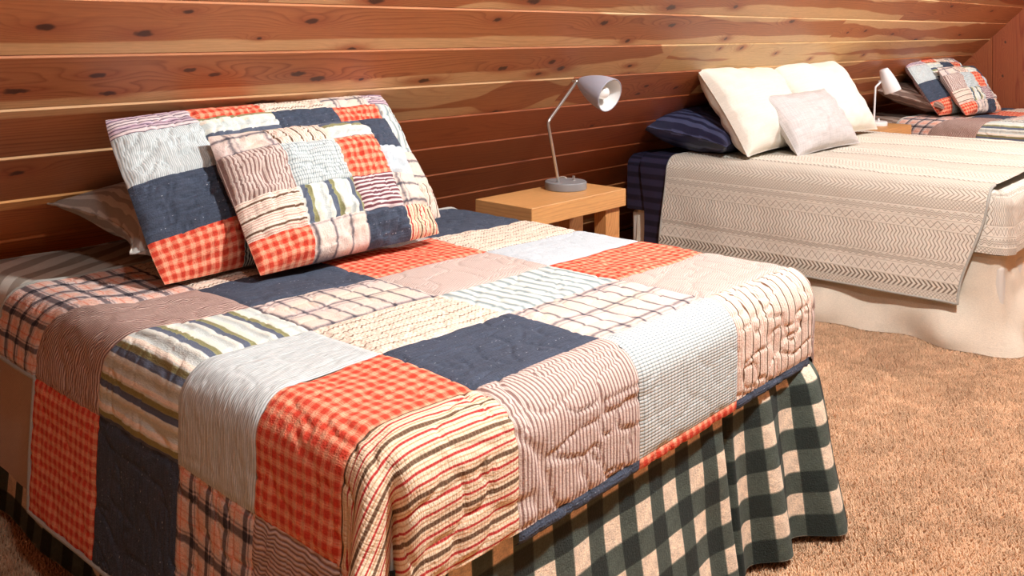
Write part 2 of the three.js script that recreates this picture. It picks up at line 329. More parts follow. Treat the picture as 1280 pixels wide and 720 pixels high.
F.madras = fab((x, y) => {
  const wx = x + 0.0015 * fbm(x * 30, y * 30, 27), wy = y + 0.0015 * fbm(x * 30, y * 30, 28), P = 0.086;
  const a = stripe(wx, P, 0.06, 0.24) + 0.7 * stripe(wx, P, 0.29, 0.33), b = stripe(wy, P * 0.75, 0.08, 0.28) + 0.7 * stripe(wy, P * 0.75, 0.34, 0.38);
  const o = stripe(wx, P, 0.55, 0.59) + stripe(wx, P, 0.75, 0.77) + stripe(wy, P * 0.75, 0.6, 0.66), g = stripe(wx, P, 0.40, 0.95) * stripe(wy, P * 0.75, 0.45, 0.95), w = weave(x, y, 29);
  let c = mix3([222, 200, 190], [236, 190, 168], g * 0.8); c = mix3(c, [212, 92, 62], clamp(o) * 0.45); c = mix3(c, [50, 46, 54], clamp((a + b) * 0.62 + a * b * 0.3));
  return [...add(c, 0.08 * w), 0.5 + 0.3 * w];
});
F.madrasPale = fab((x, y) => {
  const wx = x + 0.002 * fbm(x * 30, y * 30, 31), wy = y + 0.002 * fbm(x * 30, y * 30, 32);
  const a = gauss(((wx / 0.105) % 1 + 1) % 1 - 0.4, 0.05) + 0.5 * gauss(((wx / 0.105) % 1 + 1) % 1 - 0.55, 0.03), b = gauss(((wy / 0.058) % 1 + 1) % 1 - 0.5, 0.07), w = weave(x, y, 33), k = noise(x * 60, y * 400, 34);
  let c = [226, 204, 196]; c = mix3(c, [228, 212, 192], 0.5 + 0.5 * noise(x * 20, y * 12, 35)); c = mix3(c, [74, 70, 78], clamp(a * 0.6 + b * 0.75 + 0.12 * k * (a + b)));
  return [...add(c, 0.05 * w), 0.5 + 0.3 * w];
});
F.olive = fab((x, y) => {
  const q = y + 0.0016 * noise(x * 45, y * 8, 36), f = q / 0.078 - Math.floor(q / 0.078), w = weave(x, y, 37), B = (a, b) => sst(a - 0.015, a + 0.015, f) * sst(b + 0.015, b - 0.015, f);
  let c = [222, 224, 212]; c = mix3(c, [88, 96, 112], B(0.08, 0.28)); c = mix3(c, [152, 150, 104], B(0.28, 0.44)); c = mix3(c, [244, 226, 206], B(0.50, 0.64)); c = mix3(c, [206, 214, 208], B(0.66, 0.90));
  return [...add(c, 0.06 * w), 0.5 + 0.35 * Math.cos((f * 2) * 6.283) + 0.1 * w];
});
F.redstripe = fab((x, y) => {
  const q = y + 0.0008 * noise(x * 30, y * 10, 38), f = q / 0.052 - Math.floor(q / 0.052), B = (a, b) => sst(a - 0.015, a + 0.015, f) * sst(b + 0.015, b - 0.015, f), w = weave(x, y, 39), k = Math.pow(0.5 + 0.5 * Math.cos(x / 0.008 * 6.283), 6);
  let c = [240, 218, 188]; c = mix3(c, [182, 40, 38], B(0.06, 0.13) + B(0.70, 0.78)); c = mix3(c, [104, 76, 54], B(0.34, 0.48)); c = mix3(c, [206, 160, 120], B(0.20, 0.25) + B(0.56, 0.6) + B(0.88, 0.92)); c = mix3(c, [214, 196, 160], k * 0.25);
  return [...add(c, 0.06 * w), 0.5 + 0.3 * w - 0.2 * k];
});
F.brownstripe = fab((x, y) => {
  const q = y + 0.001 * noise(x * 30, y * 10, 40), f = q / 0.038 - Math.floor(q / 0.038), B = (a, b) => sst(a - 0.02, a + 0.02, f) * sst(b + 0.02, b - 0.02, f), w = weave(x, y, 41);
  let c = [240, 224, 206]; c = mix3(c, [108, 78, 58], B(0.1, 0.24)); c = mix3(c, [205, 150, 132], B(0.36, 0.42) + B(0.52, 0.56) + B(0.7, 0.75) + B(0.86, 0.9));
  return [...add(c, 0.06 * w), 0.5 + 0.3 * w - 0.2 * B(0.1, 0.24)];
});
F.bluestripe = fab((x, y) => {
  const q = y + 0.0012 * fbm(x * 14, y * 10, 42), f = q / 0.036 - Math.floor(q / 0.036), l = gauss(f - 0.5, 0.19), w = weave(x, y, 43);
  return [...add(mix3([222, 227, 217], [134, 152, 156], l * 0.85), 0.05 * w), 0.8 - 0.7 * l];
});
F.green = fab((x, y) => { const l = stripe(x + 0.0006 * noise(x * 40, y * 40, 44), 0.009, 0.1, 0.55), w = weave(x, y, 45); return [...add(mix3([196, 208, 200], [62, 78, 76], l), 0.07 * w), 0.5 - 0.3 * l]; });
F.lavender = fab((x, y) => {
  const q = y + 0.003 * fbm(x * 40, y * 30, 46), l = Math.pow(0.5 + 0.5 * Math.sin(q / 0.012 * 6.283), 5), p = stripe(q, 0.04, 0.1, 0.5), w = weave(x, y, 47);
  return [...add(mix3(mix3([224, 206, 204], [190, 160, 178], p * 0.7), [82, 62, 84], l * 0.75), 0.06 * w), 0.8 - 0.6 * l];
});
F.maroon = fab((x, y) => { const l = stripe(y, 0.0125, 0.08, 0.58), w = weave(x, y, 48); return [...add(mix3([226, 208, 204], [112, 64, 72], l), 0.06 * w), 0.6 - 0.3 * l]; });
const FM = {}; for (const k in F) FM[k] = cloth(F[k][0], F[k][1], { mauve: 0.006, dash: 0.004, olive: 0.006, bluestripe: 0.006, seer: 0.003, check: 0.003, rose: 0.004, lavender: 0.005, tick: 0.003 }[k] ?? 0.0025);
const creamBind = cloth(F.pale[0], F.pale[1], 0.001, { color: 0xf3e6d6 });
const boxMat = stdMat({ color: 0xd9d3c8, roughness: 0.95 });
const frameMat = stdMat({ color: 0x3d3a38, roughness: 0.5, metalness: 0.6 });

// ------------------------------------------------------------------ draped surface over a mattress with a rounded rim
function drape({ xL, xR, top, R, zF, flare = 0.03, lump = 0.004, tuck = 9, fold = 0, seed = 1, sideTuck = 9 }) {
  const pL = xL + R, pR = xR - R, qF = zF - R, Q = R * Math.PI / 2;
  const S = (p, q, off = 0) => {
    const dx = p < pL ? p - pL : p > pR ? p - pR : 0, dz = q > qF ? q - qF : 0, d = Math.hypot(dx, dz);
    let out, down, na, nd;
    if (d < Q) { const a = d / R; out = R * Math.sin(a); down = R * (1 - Math.cos(a)); na = Math.sin(a); nd = Math.cos(a); }
    else { const e = d - Q; out = R + flare * e * (dx < 0 ? 1 : 0.3); down = R + e; na = 1; nd = 0; }
    const ux = d > 1e-9 ? dx / d : 0, uz = d > 1e-9 ? dz / d : 0;
    if (dz > 0 && dx === 0 && d > tuck) { out -= (d - tuck) * 1.1; down -= (d - tuck) * 0.3; }
    if (fold && dz > 0 && dx < 0) {
      const f = Math.atan2(dz, -dx), A = clamp((d - 0.06) * 0.42, 0, 0.10) * fold;
      out += A * (gauss(f - 0.48, 0.24) * 0.9 - gauss(f - 0.92, 0.17) * 0.8);
    }
    const cx = clamp(p, pL, pR), cz = Math.min(q, qF);
    const lm = lump * fbm(p * 4, q * 4, seed, 3) * 2, rip = d > Q ? 0.010 * clamp((d - Q) / 0.3) * noise(q * 5 + p * 0.7, (p + q) * 1.5, seed + 8) : 0;
    return V(cx + ux * (out + rip) + ux * na * off, top - down + nd * (off + lm), cz + uz * (out + rip) + uz * na * off);
  };
  S.pL = pL; S.pR = pR; S.qF = qF; S.Q = Q;
  S.pAt = (drop) => pL - (drop - R + Q);            // cloth coordinate that hangs this far below the top, left side
  return S;
}
// relief of the hand quilting: meandering stitched channels
function quiltRelief(p, q, amp, sc = 17) {
  const a = noise(p * sc + 0.6 * noise(p * 9, q * 9, 62), q * sc, 60), b = noise(p * sc * 0.6, q * sc * 1.5, 61), v = Math.min(Math.abs(a), Math.abs(b) * 1.3);
  return -amp * Math.exp(-v * v / 0.012) + 0.35 * amp * fbm(p * 30, q * 30, 63, 2);
}
function patchMesh(S, parent, fabk, p0, p1, q0, q1, { turn = false, amp = 0.003, step = 0.006, uo = [0, 0] } = {}) {
  // q0, q1 may be functions of p
  const Q0 = typeof q0 === 'function' ? q0 : () => q0, Q1 = typeof q1 === 'function' ? q1 : () => q1, pm = (p0 + p1) / 2;
  const lp = p1 - p0, lq = Q1(pm) - Q0(pm), ns = Math.max(6, Math.round(lp / step)), nt = Math.max(6, Math.round(lq / step));
  const pq = (s, t) => { const p = lerp(p0, p1, s); return [p, lerp(Q0(p), Q1(p), t)]; };
  const g = gridGeo(ns, nt, (s, t) => {
    const [p, q] = pq(s, t), e = Math.min(s, 1 - s) * lp, f = Math.min(t, 1 - t) * lq, m = Math.min(e, f);
    return S(p, q, quiltRelief(p, q, amp) - 0.0035 * gauss(m, 0.008));
  }, (s, t) => { const a = s * lp + uo[0], b = t * lq + uo[1]; return turn ? [b, a] : [a, b]; }, true);
  return part('patch', g, FM[fabk], parent);
}

// ------------------------------------------------------------------ patchwork quilt of the near bed (the far bed carries its twin)
const BED1 = { xL: 0.89, xR: 2.43, top: 0.67, R: 0.08, zF: 2.50 };
function makeQuilt() {
  const S = drape({ ...BED1, lump: 0.005, tuck: 0.29, fold: 1, seed: 3 });
  const t = thing('patchwork_quilt', 'patchwork quilt of navy, red plaid and striped patches over a green check skirt', 'quilt');
  const P = [S.pAt(0.51), S.pAt(0.195), 1.19, 1.555, 1.955, 2.385, 2.62];          // seams across the bed, from the left hem
  const rowsZ = [[1.10, -0.10], [1.20, -0.12], [1.445, -0.20], [1.68, -0.10], [1.915, 0], [2.145, 0.04], [2.40, 0.02], [2.690, 0], [2.722, 0]];
  const ZQ = rowsZ.map(([z, sh]) => (p) => z + sh * sst(1.05, P[1] + 0.05, p) + 0.03 * (p - 1.6) * (z > 2.5 || z < 1.1 ? 0 : 1));
  const T = true;
  const table = {                                                                    // row from the head: patches from the left hem to the right hem
    1: [null, ['madras', T], ['dash', 0], ['rose'], ['navy'], ['navy'], ['seer']],
    2: [['red'], ['mauve', T], ['navy'], ['red', 0], ['dash', 0], ['tick']],
    3: [['navy'], ['olive', T], ['madrasPale', T], ['rose'], ['pale'], ['navy']],
    4: [['madras'], ['seer', T], ['dash', 0], ['bluestripe', T], ['red'], ['madras']],
    5: [['mauve', 0], ['red'], ['navy'], ['madrasPale', T], ['rose'], ['olive']],
    6: [['madras'], ['redstripe', 0], ['tick', 0], ['check', T], ['brownstripe', T], ['tick']],
    7: [null, null, ['navy'], ['red'], ['navy'], null],
  };
  for (const r in table) table[r].forEach((c, i) => {
    if (!c || i > 5) return;
    const j = +r, near = j >= 3, pe = j === 7 ? Math.min(P[i + 1], S.pR - 0.002) : P[i + 1];
    patchMesh(S, t, c[0], P[i], pe, ZQ[j === 1 ? 0 : j], ZQ[j + 1], { turn: !!c[1], amp: /seer|check|pale/.test(c[0]) ? 0.0016 : j === 6 ? 0.0048 : 0.0034, step: near ? 0.0052 : 0.008, uo: [0.013 * i, 0.02] });
  });
  // lining under the patches
  const hem = (p) => (p < P[1] ? ZQ[2](p) : ZQ[0](p));
  part('lining', gridGeo(90, 70, (s, u) => { const p = lerp(P[0] + 0.004, P[6], s), a = hem(p) + 0.004, q = lerp(a, 2.685, u); return S(p, q, -0.010); }, (s, u) => [s * 2, u * 2], true), creamBind, t);
  // cream binding along the head edge and the left hem
  const hp = []; for (let k = 0; k <= 60; k++) { const p = lerp(P[1], P[6], k / 60); hp.push(S(p, ZQ[0](p), -0.004)); }
  part('binding', tube(hp, 0.006, 140, 6), creamBind, t);
  const lp = []; for (let k = 0; k <= 60; k++) { const q = lerp(ZQ[2](P[0]), 2.69, k / 60); lp.push(S(P[0], q, -0.004)); }
  part('binding', tube(lp, 0.006, 140, 6), creamBind, t);
  const sp = []; for (let k = 0; k <= 20; k++) sp.push(S(P[1], lerp(ZQ[0](P[1]), ZQ[2](P[1]), k / 20), -0.004));
  for (let k = 1; k <= 14; k++) { const p = lerp(P[1], P[0], k / 14); sp.push(S(p, ZQ[2](p), -0.004)); }
  part('binding', tube(sp, 0.006, 120, 6), creamBind, t);
  return t;
}
const quilt1 = makeQuilt();
const DX = 6.27;
const quilt2 = copyOf(quilt1, 'patchwork_quilt', 'patchwork quilt on the bed against the end wall of vertical boards', null);
quilt2.position.x = DX;

// ------------------------------------------------------------------ beds: frame, box spring, mattress
function makeBed(label, B, head = 0.70) {
  const xm = (B.xL + B.xR) / 2, w = B.xR - B.xL - 0.07, l = B.zF - 0.035 - head, zm = head + l / 2;
  const t = thing('bed', label, 'bed', [xm, 0, zm]);
  part('mattress', rbox(w, B.top - 0.03 - 0.36, l, 0.07, 4).translate(0, (B.top - 0.03 + 0.36) / 2, 0), boxMat, t);
  part('box_spring', rbox(w - 0.02, 0.22, l - 0.02, 0.02).translate(0, 0.25, 0), boxMat, t);
  part('frame', rbox(w - 0.04, 0.04, l - 0.06, 0.006).translate(0, 0.118, 0), frameMat, t);
  for (const sx of [-1, 1]) for (const sz of [-1, 1]) part('leg', new THREE.CylinderGeometry(0.022, 0.018, 0.1, 16).translate(sx * (w / 2 - 0.12), 0.05, sz * (l / 2 - 0.15)), frameMat, t);
  return t;
}
const BED2 = { xL: 4.06, xR: 6.0, top: 0.67, R: 0.075, zF: 2.56 };
const BED3 = { ...BED1, xL: BED1.xL + DX, xR: BED1.xR + DX };
makeBed('bed under the patchwork quilt with the green check skirt', BED1);
makeBed('wide bed under the cream stitched coverlet', BED2);
makeBed('bed under the patchwork quilt against the end wall', BED3);

// fitted sheets: shell over the head half of the mattress
function sheetShell(name, label, B, mat, { q0 = 0.70, q1 = 2.2, drop = 0.50, inset = 0.016, seed = 5, side } = {}) {
  const S = drape({ ...B, lump: 0.004, flare: 0.0, seed });
  const t = thing(name, label, 'sheet');
  const p0 = S.pAt(drop), p1 = S.pR + (S.pL - p0);
  const pm = side ? S.pL - 0.16 : p0, sheet = (pa, pb, n) => gridGeo(n, 90, (s, u) => { const p = lerp(pa, pb, s), q = lerp(q0, q1, u); return S(p, q, -inset - 0.004 + 0.005 * fbm(p * 6, q * 8, seed + 3, 3)); }, (s, u) => [lerp(pa, pb, s), lerp(q0, q1, u)], true);
  part('cloth', sheet(pm, p1, 150), mat, t);
  if (side) part('side_panel', sheet(p0, pm, 40), side, t);
  // head end folded down over the mattress
  part('head_panel', gridGeo(60, 12, (s, u) => { const p = lerp(S.pL, S.pR, s), o = S(p, q0, -inset); return V(o.x, o.y - 0.32 * u, o.z - 0.004 * Math.sin(Math.min(1, u * 4) * 1.57)); }, (s, u) => [s * 1.5, u * 0.3]), mat, t);
  return t;
}
const sheetTex = pairTex(512, 512, 0.4, 0.4, (x, y) => {
  const q = y + 0.55 * x + 0.004 * noise(x * 8, y * 8, 81), l = stripe(q, 0.10, 0.02, 0.48), w = weave(x, y, 82);
  return [...add(mix3([206, 198, 184], [158, 145, 130], l), 0.04 * w), 0.5 + 0.2 * w];
});
const sheetMat = cloth(sheetTex[0], sheetTex[1], 0.0006, { roughness: 0.75 });
sheetShell('fitted_sheet', 'beige and taupe striped fitted sheet under the grey striped pillow', BED1, sheetMat, { side: cloth(F.rose[0], F.rose[1], 0.001, { color: 0xefe6d6 }) });
const brownSheetTex = pairTex(256, 256, 0.24, 0.24, (x, y) => { const l = stripe(x + 0.2 * y, 0.06, 0.1, 0.6), w = weave(x, y, 84); return [...add(mix3([176, 156, 140], [128, 106, 92], l), 0.04 * w), 0.5 + 0.2 * w]; });
const brownSheetMat = cloth(brownSheetTex[0], brownSheetTex[1], 0.0006, { roughness: 0.6 });
sheetShell('fitted_sheet', 'brown striped fitted sheet on the bed against the end wall', BED3, brownSheetMat);
const navySheetTex = pairTex(512, 512, 0.36, 0.36, (x, y) => { const l = stripe(x, 0.06, 0.05, 0.5), w = weave(x, y, 86); return [...add(mix3([47, 44, 66], [26, 26, 42], l), 0.07 * w), 0.5 + 0.2 * w]; });
const navySheetMat = cloth(navySheetTex[0], navySheetTex[1], 0.0005, { roughness: 0.45 });
const navySheetTurn = navySheetMat.clone();
sheetShell('fitted_sheet', 'dark navy striped fitted sheet at the head of the cream bed', BED2, navySheetMat, { drop: 0.30 });
{ // flat sheet turned down, hanging beside the nightstand
  const S = drape({ ...BED2, lump: 0.003, flare: 0.03, seed: 15 });
  const t = thing('flat_sheet', 'dark navy striped flat sheet hanging between nightstand and cream coverlet', 'sheet');
  const p0 = S.pAt(0.46), p1 = S.pR + (S.pL - p0);
  const edge = (p) => 0.79 + 0.03 * sst(4.1, 3.7, p), P2 = (s) => lerp(p0, p1, s);
  part('cloth', gridGeo(160, 30, (s, u) => { const p = P2(s), q = lerp(edge(p), 1.25, u); return S(p, q, -0.006 + 0.006 * fbm(p * 5, q * 16, 21, 2)); }, (s, u) => [P2(s), u * 0.36], true), navySheetMat, t);
  const pe = p0 - 0.035;
  part('hem', gridGeo(8, 30, (s, u) => { const p = lerp(pe, p0, s), q = lerp(edge(p), 1.25, u); return S(p, q, -0.008 + 0.006 * fbm(p * 5, q * 16, 21, 2)); }, (s, u) => [s * 0.04, u * 0.36], true), creamBind, t).userData.label = 'cream turned hem';
}

// ------------------------------------------------------------------ cream coverlet with stitched bands
const covTex = (() => {
  const PW = 0.24, PH = 0.54;                                 // x along the bed (repeats), y across
  const bands = [];                                          // [y0, y1, kind]
  let y = 0; for (const [h, k] of [[0.03, 'net'], [0.045, 'bold'], [0.055, 'tri'], [0.035, 'wave'], [0.12, 'zig'], [0.045, 'tri'], [0.045, 'wave'], [0.04, 'net'], [0.045, 'feather'], [0.08, 'net']]) { bands.push([y, y + h, k]); y += h; }
  const line = (d, w) => Math.exp(-d * d / (w * w));
  const saw = (x, per) => Math.abs(((x / per) % 1 + 1) % 1 - 0.5) * 2;      // 0..1 triangle wave
  return pairTex(768, 1536, PW, PH, (x, yy) => {
    const b = bands.find((k) => yy >= k[0] && yy < k[1]) ?? bands[0], v = (yy - b[0]) / (b[1] - b[0]), h = b[1] - b[0];
    let l = 0, bold = 0;
    const edge = Math.max(line(yy - b[0], 0.0008), line(yy - b[1], 0.0008)) * 0.6;
    if (b[2] === 'zig') { const t = (x + 0.012 * saw(yy, 0.04)) / 0.016, f = t - Math.round(t); l = line(f * 0.016, 0.0018); }
    else if (b[2] === 'tri') { const t = saw(x, 0.06), d = (v - 0.15 - 0.7 * t) * h; l = Math.max(line(d, 0.0016), line((v - 0.15 - 0.7 * (1 - t)) * h, 0.0014) * 0.7); }
    else if (b[2] === 'wave') { for (const o of [0.3, 0.5, 0.7]) l = Math.max(l, line((v - o - 0.12 * Math.sin(x / 0.03 * 6.283)) * h, 0.0013)); }
    else if (b[2] === 'bold') { const t = (x + 0.02 * Math.abs(v - 0.5) * 2) / 0.02, f = t - Math.round(t); bold = line(f * 0.02, 0.0045) * sst(0, 0.1, v) * sst(1, 0.9, v); }
    else if (b[2] === 'feather') { const t = (x + 0.03 * Math.abs(v - 0.5) * 2) / 0.02, f = t - Math.round(t); l = line(f * 0.02, 0.0024); }
    else { const a = (x + yy) / 0.015, c = (x - yy) / 0.015; l = Math.max(line((a - Math.round(a)) * 0.015, 0.0014), line((c - Math.round(c)) * 0.015, 0.0014)) * 0.8; }
    const w = weave(x, yy, 88), k = clamp(Math.max(l * 0.72, edge * 0.7));
    let c = mix3([232, 223, 207], [146, 128, 106], k); c = mix3(c, [112, 98, 80], bold * 0.85);
    return [...add(c, 0.04 * w), clamp(0.75 - 0.55 * Math.max(l, edge) - 0.6 * bold + 0.08 * w)];
  });
})();
const covMat = cloth(covTex[0], covTex[1], 0.004, { roughness: 0.95 });
{
  const S = drape({ ...BED2, lump: 0.004, flare: 0.05, seed: 23 });
  const t = thing('coverlet', 'cream quilted coverlet with stitched chevron bands over wide bed', 'coverlet');
  const p0 = S.pAt(0.475), p1 = S.pR + (S.pL - p0), head = (p) => 0.965 + 0.02 * noise(p * 2, 1, 5) - 0.02 * sst(4.1, 3.7, p);
  const end = (p) => p > 4.07 ? 2.47 : lerp(2.47, 2.36, sst(4.07, p0, p));
  const puff = (p, q) => 0.003 * fbm(p * 12, q * 12, 29, 2) + 0.004 * Math.sin(p * 40) * 0.3;
  const UV = (p, q) => [q, p - p0];
  const q = (p, u) => lerp(head(p), end(p), u);
  part('spread', gridGeo(260, 160, (s, u) => { const p = lerp(p0, p1, s), z = q(p, u); return S(p, z, 0.006 + puff(p, z)); }, (s, u) => { const p = lerp(p0, p1, s); return UV(p, q(p, u)); }, true), covMat, t);
  // the foot flap: from the left side round the corner and along the foot, cut away from the side drop
  const arc = S.Q, FD = 0.30, nL = 0.14, A = (s) => { const L1 = nL, L2 = 0.25, L3 = S.pR - S.pL, t = s * (L1 + L2 + L3); return t < L1 ? [0, t - L1, 0] : t < L1 + L2 ? [(t - L1) / L2 * Math.PI / 2, 0, 0] : [Math.PI / 2, 0, t - L1 - L2]; };
  part('foot_drop', gridGeo(260, 40, (s, u) => { const [f, dq, dp] = A(s), d = u * FD + 0.002; return S(S.pL + dp - Math.cos(f) * d, S.qF + dq + Math.sin(f) * d, -0.012 + puff(s * 3, u)); }, (s, u) => [s * 2.2, 0.1 + u * FD], true), covMat, t);
  part('lining', gridGeo(100, 60, (s, u) => { const p = lerp(p0 + 0.006, p1 - 0.006, s), z = lerp(head(p) + 0.005, end(p) - 0.005, u); return S(p, z, -0.003); }, (s, u) => [s, u], true), creamBind, t);
  const hp = []; for (let k = 0; k <= 40; k++) hp.push(S(p0, q(p0, k / 40), 0.003));
  for (let k = 1; k <= 30; k++) { const p = lerp(p0, S.pL + 0.02, k / 30); hp.push(S(p, end(p), 0.003)); }
  part('binding', tube(hp, 0.006, 160, 6), creamBind, t);
  const h2 = []; for (let k = 0; k <= 60; k++) { const p = lerp(p0, p1, k / 60); h2.push(S(p, head(p), 0.002)); }
  part('binding', tube(h2, 0.006, 160, 6), creamBind, t);
}

// ------------------------------------------------------------------ bed skirts
function skirt(name, label, B, mat, { top = 0.40, bottom = 0.012, amp = 0.02, flare = 0.05, per = 0.21, seed = 1, inset = 0.03, hemWave = 0, extra, head = 0.75, n = 420 } = {}) {
  const pts = [], r = 0.05, xa = B.xL + inset, xb = B.xR - inset, zf = B.zF - inset;
  const path = new THREE.CurvePath();
  path.add(new THREE.LineCurve3(V(xa, 0, head), V(xa, 0, zf - r)));
  path.add(new THREE.QuadraticBezierCurve3(V(xa, 0, zf - r), V(xa, 0, zf), V(xa + r, 0, zf)));
  path.add(new THREE.LineCurve3(V(xa + r, 0, zf), V(xb - r, 0, zf)));
  path.add(new THREE.QuadraticBezierCurve3(V(xb - r, 0, zf), V(xb, 0, zf), V(xb, 0, zf - r)));
  path.add(new THREE.LineCurve3(V(xb, 0, zf - r), V(xb, 0, head)));
  const len = path.getLength(), P = path.getSpacedPoints(n);
  const t = thing(name, label, 'bed skirt');
  const g = gridGeo(n, 44, (s, u) => {
    const i = Math.min(n, Math.round(s * n)), p = P[i], a = P[Math.max(0, i - 1)], b = P[Math.min(n, i + 1)];
    const tx = b.x - a.x, tz = b.z - a.z, l = Math.hypot(tx, tz), nx = -tz / l, nz = tx / l, S = s * len;
    const ph = S / per * 6.283 + 2.2 * noise(S * 1.7, 0, seed), f = Math.sin(ph) + 0.4 * Math.sin(2.3 * ph + 1.3 + 1.2 * u);
    let o = flare * Math.pow(u, 1.1) + amp * Math.pow(u, 0.75) * f * (0.6 + 0.5 * noise(S * 2.3, 3, seed + 1)) + 0.006 * noise(S * 8, u * 3, seed + 2);
    if (extra) o += extra(S, u);
    const y = lerp(top, bottom, u) + hemWave * u * (0.5 + 0.5 * noise(S * 2.6, 7, seed + 4));
    return V(p.x + nx * o, y, p.z + nz * o);
  }, (s, u) => [s * len, (top - bottom) * (1 - u)]);
  part('cloth', g, mat, t); return t;
}
const checkTex = pairTex(512, 512, 0.208, 0.208, (x, y) => {
  const a = stripe(x, 0.104, 0.0, 0.5), b = stripe(y, 0.104, 0.0, 0.5), w = weave(x, y, 91), k = fbm(x * 60, y * 60, 92, 2);
  const o = Math.max(a, b); let c = mix3([232, 212, 186], [70, 80, 71], o); c = mix3(c, [24, 35, 30], a * b);
  return [...add(c, 0.14 * w + 0.14 * k), 0.5 + 0.4 * w];
});
skirt('bed_skirt', 'green, black and cream buffalo check skirt under the patchwork quilt', BED1, cloth(checkTex[0], checkTex[1], 0.0015), { top: 0.47, bottom: 0.03, amp: 0.006, flare: 0.05, per: 0.30, seed: 31, inset: 0.035, n: 640, extra: (S, u) => sst(2.45, 2.95, S) * (0.030 * Math.pow(u, 0.7) * Math.sin((S - 2.45) / 0.20 * 6.283 + 0.4) + 0.04 * u * gauss(S - 3.16, 0.16) + 0.03 * sst(0, 0.2, u) * gauss(S - 3.14, 0.2)) - 0.035 * gauss(S - 2.72, 0.018) * sst(0, 0.3, u) - 0.05 * sst(1.74, 1.6, S) * sst(0, 0.2, u) });
const linen = pairTex(512, 512, 0.5, 0.5, (x, y) => { const w = weave(x, y, 93), k = fbm(x * 20, y * 20, 94, 2); return [...add([226, 213, 192], 0.05 * w + 0.03 * k), 0.5 + 0.4 * w]; });
const linenMat = cloth(linen[0], linen[1], 0.0008);
skirt('bed_skirt', 'plain cream bed skirt with soft folds under the cream coverlet', BED2, linenMat, { top: 0.40, amp: 0.004, flare: 0.02, per: 0.42, seed: 41, inset: 0.045, n: 640, extra: (S, u) => sst(0.42, 0.95, u) * (0.05 + 0.030 * Math.sin(S * 11 - u * 3.4 + 1.4 * noise(S * 1.6, 2, 7)) + 0.016 * Math.sin(S * 23 + u * 4)) });
skirt('bed_skirt', 'bed skirt of the bed against the end wall', BED3, linenMat, { top: 0.46, amp: 0.014, per: 0.3, seed: 51, inset: 0.04, n: 200 });

// ------------------------------------------------------------------ pillows
const RAD = Math.PI / 180;
function pillowSurf({ a, b, T, seed = 1, wr = 0.006, sag = 0, pinch = 0.05, ear = 0 }) {
  return (u, v, side, relief = 0) => {
    const eu = Math.max(0, 1 - Math.pow(Math.abs(u), 2.6)), ev = Math.max(0, 1 - Math.pow(Math.abs(v), 2.6));
    const z = T * Math.pow(eu, 0.5) * Math.pow(ev, 0.5), m = Math.min(1, Math.sqrt(eu * ev) * 2.2);
    const w = wr * (fbm(u * 2.2 + seed, v * 2.2, seed, 3) * 2 + 0.5 * noise(u * 7, v * 7, seed + 2)) * m;
    const cr = 0.35 * wr * Math.sin(14 * Math.atan2(v, u) + seed) * sst(0.5, 1, Math.max(Math.abs(u), Math.abs(v))) * m;
    const e = 1 + ear * Math.pow(Math.abs(u * v), 3);
    return V(a * u * (1 - pinch * (1 - v * v)) * e, b * v * (1 - pinch * 1.1 * (1 - u * u)) * e - sag * (1 - v) * u * u * 0, side * (z + w + cr + relief * m) + sag * (u * u - 0.4));
  };
}
function pose(g, pos, incl, yaw = 0, roll = 0) {
  g.position.set(...pos); g.rotation.order = 'YXZ'; g.rotation.set(-(90 - incl) * RAD, yaw * RAD, roll * RAD); return g;
}
function pillow(name, label, o, mat, group) {
  const t = thing(name, label, 'pillow', [0, 0, 0], group), P = pillowSurf(o), k = o.uv ?? 1;
  for (const side of [1, -1]) part(side > 0 ? 'front' : 'back', gridGeo(56, 44, (s, r) => P(s * 2 - 1, 1 - r * 2, side), (s, r) => [s * o.a * 2 * k, r * o.b * 2 * k], side > 0), mat, t);
  const pts = [];
  for (let i = 0; i < 80; i++) { const q = i / 80 * 4, n = Math.floor(q), f = (q - n) * 2 - 1; const [u, v] = n === 0 ? [f, 1] : n === 1 ? [1, -f] : n === 2 ? [-f, -1] : [-1, f]; pts.push(P(u, v, 1)); }
  part('seam', new THREE.TubeGeometry(new THREE.CatmullRomCurve3(pts, true), 200, 0.0028, 6, true), mat, t);
  return t;
}
// a sham whose front is sewn from patches: [u0, u1, v0, v1, cloth, turned], fractions from the top left
function sham(name, label, o, layout, backMat) {
  const t = thing(name, label, 'pillow'), P = pillowSurf(o);
  for (const [u0, u1, v0, v1, k, turn] of layout) {
    const lu = (u1 - u0) * 2 * o.a, lv = (v1 - v0) * 2 * o.b, ns = Math.max(5, Math.round(lu / 0.006)), nt = Math.max(5, Math.round(lv / 0.006));
    const g = gridGeo(ns, nt, (s, r) => {
      const u = lerp(u0, u1, s), v = lerp(v0, v1, r), e = Math.min(Math.min(s, 1 - s) * lu, Math.min(r, 1 - r) * lv);
      return P(u * 2 - 1, 1 - v * 2, 1, quiltRelief(u * 2 * o.a + o.seed, v * 2 * o.b, 0.008, 32) - 0.006 * gauss(e, 0.008));
    }, (s, r) => { const x = s * lu + u0 * 0.3, y = r * lv + v0 * 0.2; return turn ? [y, x] : [x, y]; }, true);
    part('patch', g, FM[k], t);
  }
  part('back', gridGeo(60, 44, (s, r) => P(s * 2 - 1, 1 - r * 2, -1), (s, r) => [s, r], false), backMat, t);
  return t;
}
const T1 = true;
